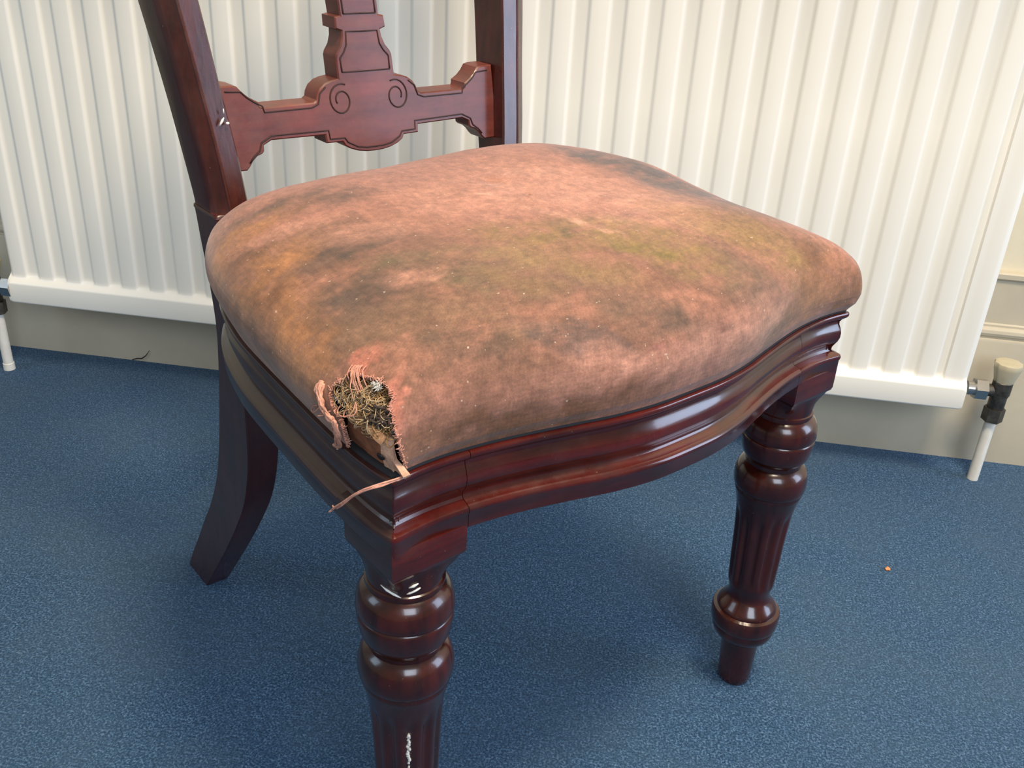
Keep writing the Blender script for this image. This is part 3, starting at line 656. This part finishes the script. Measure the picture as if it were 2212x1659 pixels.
#HOLEEND
# sample grid, dense round the tear
def cushion_grid():
    us = np.unique(np.round(np.r_[np.linspace(0, 1, 430, endpoint=False), np.linspace(U0, U1, 300)], 6))
    us = us[us < 1]
    ss = np.unique(np.round(np.r_[np.linspace(0, .42, 190), np.linspace(.42, 1, 60)], 6))
    return us, ss
def inpoly(px, py, poly):
    r = np.zeros(px.shape, bool); n = len(poly)
    for i in range(n):
        x0, y0 = poly[i]; x1, y1 = poly[(i + 1) % n]
        c = ((y0 > py) != (y1 > py)) & (px < (x1 - x0) * (py - y0) / (y1 - y0 + 1e-12) + x0); r ^= c
    return r
def srgb(c): 
    c = np.array(c, float) / 255; return np.where(c <= .04045, c / 12.92, ((c + .055) / 1.055) ** 2.4)
def stain_colours(P, U_, S_):
    base = srgb((160, 107, 87)); col = np.tile(base, (len(P), 1))
    wn = np.stack([fbm(P * 26 + 3, 4, 1), fbm(P * 26 + 9, 4, 2), fbm(P * 26 + 20, 4, 3)], 1) - .5
    wn2 = np.stack([fbm(P * 110 + 3, 3, 31), fbm(P * 110 + 9, 3, 32), fbm(P * 110 + 20, 3, 33)], 1) - .5
    Pw = P + wn * .017 + wn2 * .016
    n1 = fbm(P * np.array((50, 90, 90)), 5, 5); n2 = fbm(P * 22, 4, 9)
    # overall mottling
    m = np.clip((n2 - .45) * 3, 0, 1)[:, None] * .4
    col = col * (1 - m) + srgb((128, 84, 68)) * m
    for c, a, bb, colr, st in STAINS:
        c = np.array(c); a = np.array(a); bb = np.array(bb)
        d = Pw - c; qa = d @ a / (a @ a); qb = d @ bb / (bb @ bb)
        nn = np.cross(a, bb); nn = nn / (np.linalg.norm(nn) + 1e-9); qn = d @ nn / .05
        r = np.sqrt(qa ** 2 + qb ** 2 + qn ** 2)
        k = np.clip(1.5 - r, 0, 1); k = k * k * (3 - 2 * k) * st * np.clip(1.12 + 3.2 * (n1 - .48), .35, 1.8)
        k = np.clip(k, 0, .95)[:, None]
        col = col * (1 - k) + srgb(colr) * k
    g_ = fbm(P * 240, 3, 21); g2 = fbm(P * np.array((300, 90, 300)), 3, 23)
    return col * (1 + .55 * (g_ - .5) + .45 * (g2 - .5))[:, None] * .94
us, ss = cushion_grid()
nu, ns = len(us), len(ss)
UU, SS_ = np.meshgrid(us, ss, indexing='ij'); UU = UU.ravel(); SS_ = SS_.ravel()
P = surf(UU, SS_)
P[:, 2] += (fbm(P * 14, 3, 4) - .5) * .0022 * np.clip(SS_ * 4, 0, 1)
me = bpy.data.meshes.new('seat_cushion')
i, j = np.meshgrid(np.arange(nu), np.arange(ns - 1), indexing='ij'); i = i.ravel(); j = j.ravel(); i2 = (i + 1) % nu
F = np.stack([i * ns + j, i2 * ns + j, i2 * ns + j + 1, i * ns + j + 1], 1)
fu = us[i] + .5 * ((us[i2] - us[i]) % 1); fs = (ss[j] + ss[j + 1]) / 2
jit = .0016 * (fbm(np.stack([fu * 900, fs * 300, 0 * fu], 1), 2, 8) - .5)
jit2 = .012 * (fbm(np.stack([fu * 900, fs * 300, 5 + 0 * fu], 1), 2, 8) - .5)
keep = ~inpoly(fu + jit, fs + jit2, HOLE)
F = F[keep]
me.from_pydata([L(p) for p in P], [], [tuple(map(int, f)) for f in F])
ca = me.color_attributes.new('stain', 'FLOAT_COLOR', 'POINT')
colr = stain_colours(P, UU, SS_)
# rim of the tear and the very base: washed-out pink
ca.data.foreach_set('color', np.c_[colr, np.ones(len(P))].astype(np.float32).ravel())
uvl = me.uv_layers.new(name='UVMap')
li = np.zeros(len(me.loops), np.int32); me.loops.foreach_get('vertex_index', li)
perim = 1.50; plen = .30
uvs = np.stack([UU[li] * perim, SS_[li] * plen], 1).astype(np.float32); uvl.data.foreach_set('uv', uvs.ravel())
cu = bpy.data.objects.new('seat_cushion', me); link(cu, chair)
bm = bmesh.new(); bm.from_mesh(me)
loose = [v for v in bm.verts if not v.link_faces]; bmesh.ops.delete(bm, geom=loose, context='VERTS')
bmesh.ops.recalc_face_normals(bm, faces=bm.faces)
bm.faces.ensure_lookup_table()
top = max(bm.faces, key=lambda f: f.calc_center_median().z)
if top.normal.z < 0: bmesh.ops.reverse_faces(bm, faces=bm.faces)
bm.normal_update()
be = [e for e in bm.edges if e.is_boundary and (e.verts[0].co.z > .4262)]
nm = {v: v.normal.copy() for e in be for v in e.verts}
r = bmesh.ops.extrude_edge_only(bm, edges=be); nv = [g for g in r['geom'] if isinstance(g, bmesh.types.BMVert)]
keys = list(nm.items())
from mathutils.kdtree import KDTree
kd = KDTree(len(keys)); 
for q, (v, n_) in enumerate(keys): kd.insert(v.co, q)
kd.balance()
for v in nv:
    _, q, _ = kd.find(v.co); v.co -= keys[q][1] * .0022
for f in bm.faces: f.smooth = True
bm.to_mesh(me); bm.free()
def fabric():
    m, nt, b = mat('worn_pink_fabric')
    a = N(nt, 'ShaderNodeVertexColor'); a.layer_name = 'stain'
    co = coords(nt)
    n1 = noise(nt, co, 170, 6, .75); n2 = noise(nt, co, 900, 2, .6); n3 = noise(nt, co, 60, 5, .7)
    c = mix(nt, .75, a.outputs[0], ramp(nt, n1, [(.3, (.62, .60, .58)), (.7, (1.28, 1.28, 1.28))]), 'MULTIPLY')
    c = mix(nt, .45, c, ramp(nt, n2, [(.3, (.6, .6, .6)), (.7, (1.35, 1.35, 1.35))]), 'MULTIPLY')
    c = mix(nt, .35, c, ramp(nt, n3, [(.35, (.62, .62, .58)), (.65, (1.22, 1.2, 1.2))]), 'MULTIPLY')
    uv = coords(nt, (1, 1, 1), 'UV')
    w1 = N(nt, 'ShaderNodeTexWave', bands_direction='X'); w1.inputs['Scale'].default_value = 105; w1.inputs['Distortion'].default_value = .8; w1.inputs['Detail'].default_value = 2; w1.inputs['Detail Scale'].default_value = 3
    w2 = N(nt, 'ShaderNodeTexWave', bands_direction='Y'); w2.inputs['Scale'].default_value = 70; w2.inputs['Distortion'].default_value = .8; w2.inputs['Detail'].default_value = 2; w2.inputs['Detail Scale'].default_value = 3
    for w_ in (w1, w2): nt.links.new(uv, w_.inputs['Vector'])
    ww = N(nt, 'ShaderNodeMath', operation='ADD'); nt.links.new(w1.outputs[1], ww.inputs[0]); nt.links.new(w2.outputs[1], ww.inputs[1])
    w3 = N(nt, 'ShaderNodeMath', operation='MULTIPLY'); nt.links.new(ww.outputs[0], w3.inputs[0]); w3.inputs[1].default_value = .22
    c = mix(nt, .05, c, ramp(nt, w1.outputs[1], [(.1, (.35, .35, .35)), (.8, (1.3, 1.3, 1.3))]), 'MULTIPLY')
    c = mix(nt, .05, c, ramp(nt, w2.outputs[1], [(.1, (.35, .35, .35)), (.8, (1.3, 1.3, 1.3))]), 'MULTIPLY')
    # pale lint specks
    sp = noise(nt, co, 330, 1, .4)
    c = mix(nt, ramp(nt, sp, [(.755, (0, 0, 0)), (.79, (.5, .5, .5))]), c, (.62, .50, .38))
    nt.links.new(c, b.inputs['Base Color']); b.inputs['Roughness'].default_value = .82
    b.inputs['Sheen Weight'].default_value = .18; b.inputs['Sheen Roughness'].default_value = .5
    s2 = N(nt, 'ShaderNodeMath', operation='MULTIPLY_ADD'); nt.links.new(n1, s2.inputs[0]); s2.inputs[1].default_value = 1.2; nt.links.new(w3.outputs[0], s2.inputs[2])
    bump(nt, b, s2.outputs[0], .28, .0005)
    return m
FABRIC = fabric(); me.materials.append(FABRIC)

# what shows in the tear
def inner_skin(name, u0, u1, s0, s1, depth, lump, m, n=70, freq=120):
    uu = np.linspace(u0, u1, n); sss = np.linspace(s0, s1, n)
    A, B = np.meshgrid(uu, sss, indexing='ij'); A = A.ravel(); B = B.ravel()
    Q = surf(A, B, np.full(A.shape, -depth)); d = (fbm(Q * freq, 3, 11) - .5) * lump
    Q = surf(A, B, -depth + d)
    f = [(i * n + j, i * n + j + 1, (i + 1) * n + j + 1, (i + 1) * n + j) for i in range(n - 1) for j in range(n - 1)]
    return mesh_obj(name, [L(q) for q in Q], f, m, cu)
inner_skin('stuffing_pad', U0 - .002, min(U1 - .003, .3475), .10, .42, .0120, .010, plain('horsehair_pad', (.20, .115, .05), .9, var=.65, scale=90, bumpd=.003), 90, 190)
def S1(u, s, h=0.): return surf([u], [s], [h])[0]
# tangled fibres
def tangle(name, m, cu_, cs, ru, rs, count, rad_, size, hmin, hmax, seed):
    rnd = random.Random(seed); b = MB()
    for q in range(count):
        a = rnd.uniform(0, 6.28); rr = math.sqrt(rnd.random()); u = cu_ + ru * rr * math.cos(a); s = cs + rs * rr * math.sin(a)
        if not bool(inpoly(np.array([u]), np.array([s]), HOLE)[0]): continue
        c = Vector(L(S1(u, s, rnd.uniform(hmin, hmax)))); r0 = size * rnd.uniform(.5, 1.2)
        e1 = Vector((rnd.gauss(0, 1), rnd.gauss(0, 1), rnd.gauss(0, 1))).normalized(); e2 = e1.orthogonal().normalized(); t0 = rnd.uniform(0, 6); sw = rnd.uniform(2.2, 7)
        e3 = e1.cross(e2)
        b.tube([c + e2 * r0 * math.cos(t0 + sw * t / 12) + e3 * r0 * .8 * math.sin(t0 + sw * t / 12) + e1 * r0 * .5 * (t / 12 - .5) for t in range(13)], rad_ * rnd.uniform(.7, 1.3), 4)
    o = b.obj(name, m, cu); o['kind'] = 'stuff'; return o
fU, fS = FEAT['stuff_left']; tangle('pale_stuffing', PALE, fU, fS, .022, .055, 260, .00028, .0045, -.009, -.002, 3)
fU, fS = FEAT['stuff_mid']; tangle('stuffing', STRAW, fU, fS, .026, .075, 330, .00034, .0034, -.011, -.003, 4)
fU, fS = FEAT['stuff_low']; tangle('stuffing', STRAW, fU, fS, .016, .055, 190, .00034, .0030, -.011, -.004, 5)
fU, fS = FEAT['dark1']; tangle('hollow_shade_fibres', DARKF, fU, fS, .0065, .022, 40, .0009, .003, -.006, -.002, 6)  # fibres coloured dark as the shade of a hollow in the tear
# white tuft
fU, fS = FEAT['tuft']
b = MB()
for q in range(34):
    c = Vector(L(S1(fU + random.uniform(-.0018, .0018), fS + random.uniform(-.004, .004), random.uniform(-.004, .0)))); d = Vector((random.gauss(0, 1), random.gauss(0, 1), random.gauss(0, 1))) * .0018
    b.tube([c - d, c + Vector((0, 0, .0006)), c + d], .00022, 4)
b.obj('white_tuft', plain('white_lint', (.75, .70, .62), .9), cu)
# tacked cloth on the frame edge and the chipped corner block, both inside the tear
def strip(name, pts_lo, pts_hi, depth0, depth1, thick, m, lump=.0, seg=24, rows_=10, seed=2):
    """a band between a lower and an upper (u,s) polyline, lifted to depths below the cloth"""
    lo = np.array(pts_lo, float); hi = np.array(pts_hi, float)
    def samp(P, n): 
        t = np.linspace(0, 1, len(P)); q = np.linspace(0, 1, n); return np.stack([np.interp(q, t, P[:, 0]), np.interp(q, t, P[:, 1])], 1)
    A = samp(lo, seg); B = samp(hi, seg); G = []
    for r in range(rows_):
        t = r / (rows_ - 1); G.append(A * (1 - t) + B * t)
    G = np.array(G).reshape(-1, 2); T = np.repeat(np.linspace(0, 1, rows_), seg)
    dep = -(depth0 * (1 - T) + depth1 * T)
    Q = surf(G[:, 0], G[:, 1], dep); dep2 = dep + (fbm(Q * 160, 3, seed) - .5) * lump; Q = surf(G[:, 0], G[:, 1], dep2); K = surf(G[:, 0], G[:, 1], dep - thick)
    n = rows_ * seg; f = []
    for r in range(rows_ - 1):
        for k in range(seg - 1):
            a = r * seg + k; f += [(a, a + 1, a + seg + 1, a + seg), (n + a, n + a + seg, n + a + seg + 1, n + a + 1)]
    for k in range(seg - 1):
        f += [(k, n + k, n + k + 1, k + 1), ((rows_ - 1) * seg + k, (rows_ - 1) * seg + k + 1, n + (rows_ - 1) * seg + k + 1, n + (rows_ - 1) * seg + k)]
    for r in range(rows_ - 1):
        a = r * seg; f += [(a, a + seg, n + a + seg, n + a)]; a = r * seg + seg - 1; f += [(a, n + a, n + a + seg, a + seg)]
    return mesh_obj(name, [L(q) for q in list(Q) + list(K)], f, m, cu, True, 50)
strip('tacked_cloth', FEAT['cloth_lo'], FEAT['cloth_hi'], .0040, .0065, .003, TACKING, .0015)
strip('corner_block', FEAT['block_lo'], FEAT['block_hi'], .0025, .0060, .004, BLOCKM, .0035, 20, 16)
strip('torn_ridge', FEAT['ridge_lo'], FEAT['ridge_hi'], .0035, .0050, .002, plain('ridge_cloth', (.55, .27, .13), .85, var=.4, scale=160, bumpd=.001), .0025, 30, 6)
fU, fS = FEAT['tack']; b = MB(); c = Vector(L(S1(fU, fS, -.0030)))
nrm_ = (Vector(L(S1(fU, fS, .004))) - c).normalized(); b.rings(lathe(c - nrm_ * .001, nrm_, [(0, .0018), (.0006, .0030), (.0014, .0024), (.0020, .0008)], 10)); b.obj('tack', TACK, cu)
# thread helper: polyline of (u,s,h)
def thread(mb, pts, r, wob=0., seed=0, n=6):
    rnd = random.Random(seed); P3 = [np.array(L(S1(*p))) for p in pts]; Q = spline(P3, n)
    Q = [q + np.array([rnd.gauss(0, 1), rnd.gauss(0, 1), rnd.gauss(0, 1)]) * wob for q in Q]
    mb.tube(Q, r, 5)
b = MB()
for q, (a, c) in enumerate(FEAT['strands']):
    m = ((a[0] + c[0]) / 2 + random.uniform(-.0005, .0005), (a[1] + c[1]) / 2)
    thread(b, [(a[0], a[1] + .012, .0006), (a[0], a[1], .0012), (m[0], m[1], .0005), (c[0], c[1], -.0035)], .00042, .00008, q)
b.obj('loose_threads', THREAD, cu)
# rolled, frayed edge round the tear
b = MB(); H = np.array(HOLE + HOLE[:1]); d = np.r_[0, np.cumsum(np.hypot(np.diff(H[:, 0]) * 1.5, np.diff(H[:, 1]) * .3))]
rnd = random.Random(12)
for q in range(460):
    t = rnd.uniform(0, d[-1]); u = np.interp(t, d, H[:, 0]); s = np.interp(t, d, H[:, 1])
    if s < .02: continue
    du = rnd.gauss(0, .0009); dsn = rnd.gauss(0, .0045)
    thread(b, [(u + du * .8, max(.012, s + dsn * .8), .0003), (u, s, .0008), (u - du * .6 + rnd.gauss(0, .0006), max(.012, s - dsn * .7), -.0008 + rnd.gauss(0, .0008))], .00022 * rnd.uniform(.7, 1.4), .0001, q, 3)
o = b.obj('frayed_edge', THREAD, cu); o['kind'] = 'stuff'
b = MB()
for q in range(16):
    pts = [(p[0] + rnd.gauss(0, .0010), max(.01, p[1] + rnd.gauss(0, .004)), p[2] + rnd.gauss(0, .0005)) for p in FEAT['roll']]
    thread(b, pts, .00085 * rnd.uniform(.5, 1.3), .00015, q, 5)
b.obj('rolled_hem', plain('rolled_fabric', (.60, .29, .20), .9, var=.3, scale=200), cu)
b = MB()
for q, pts in enumerate(FEAT['curls']): thread(b, pts, .0004, .00005, q, 8)
b.obj('curled_thread', THREAD, cu)
# long thread hanging over the corner of the frame
b = MB()
for q, (dz, r0) in enumerate(((0, .0007), (.0009, .0006), (-.0004, .0005))):
    P3 = [np.array(L((p[0] + random.gauss(0, .0004), p[1] + random.gauss(0, .0004), p[2] + dz))) for p in FEAT['long']]
    Q = spline(P3, 6); b.tube(Q[:len(Q) - q * 3], r0, 6)
e = [np.array(L(p)) for p in FEAT['long'][-2:]]
b.tube([e[0], e[0] * .5 + e[1] * .5 + np.array((0, 0, .003)), e[1] + np.array((.002, -.001, .005))], .0004, 5)
b.obj('hanging_thread', THREAD, cu)
# black strip added as the shade in the gap between cushion and frame
shade_strip = MB(); rr = []
for k in range(0, NO + 1, 4):
    p = O0[k % NO]; n_ = Nn[k % NO]
    rr.append([L((p[0] + n_[0] * o_, p[1] + n_[1] * o_, z)) for o_, z in ((-.0105, .4235), (-.0060, .4235), (-.0036, .4285), (-.0034, .4318), (-.0062, .4330), (-.0120, .4330))])
shade_strip.rings(rr, cap=False); shade_strip.obj('gap_shade', BLACKG, cu)
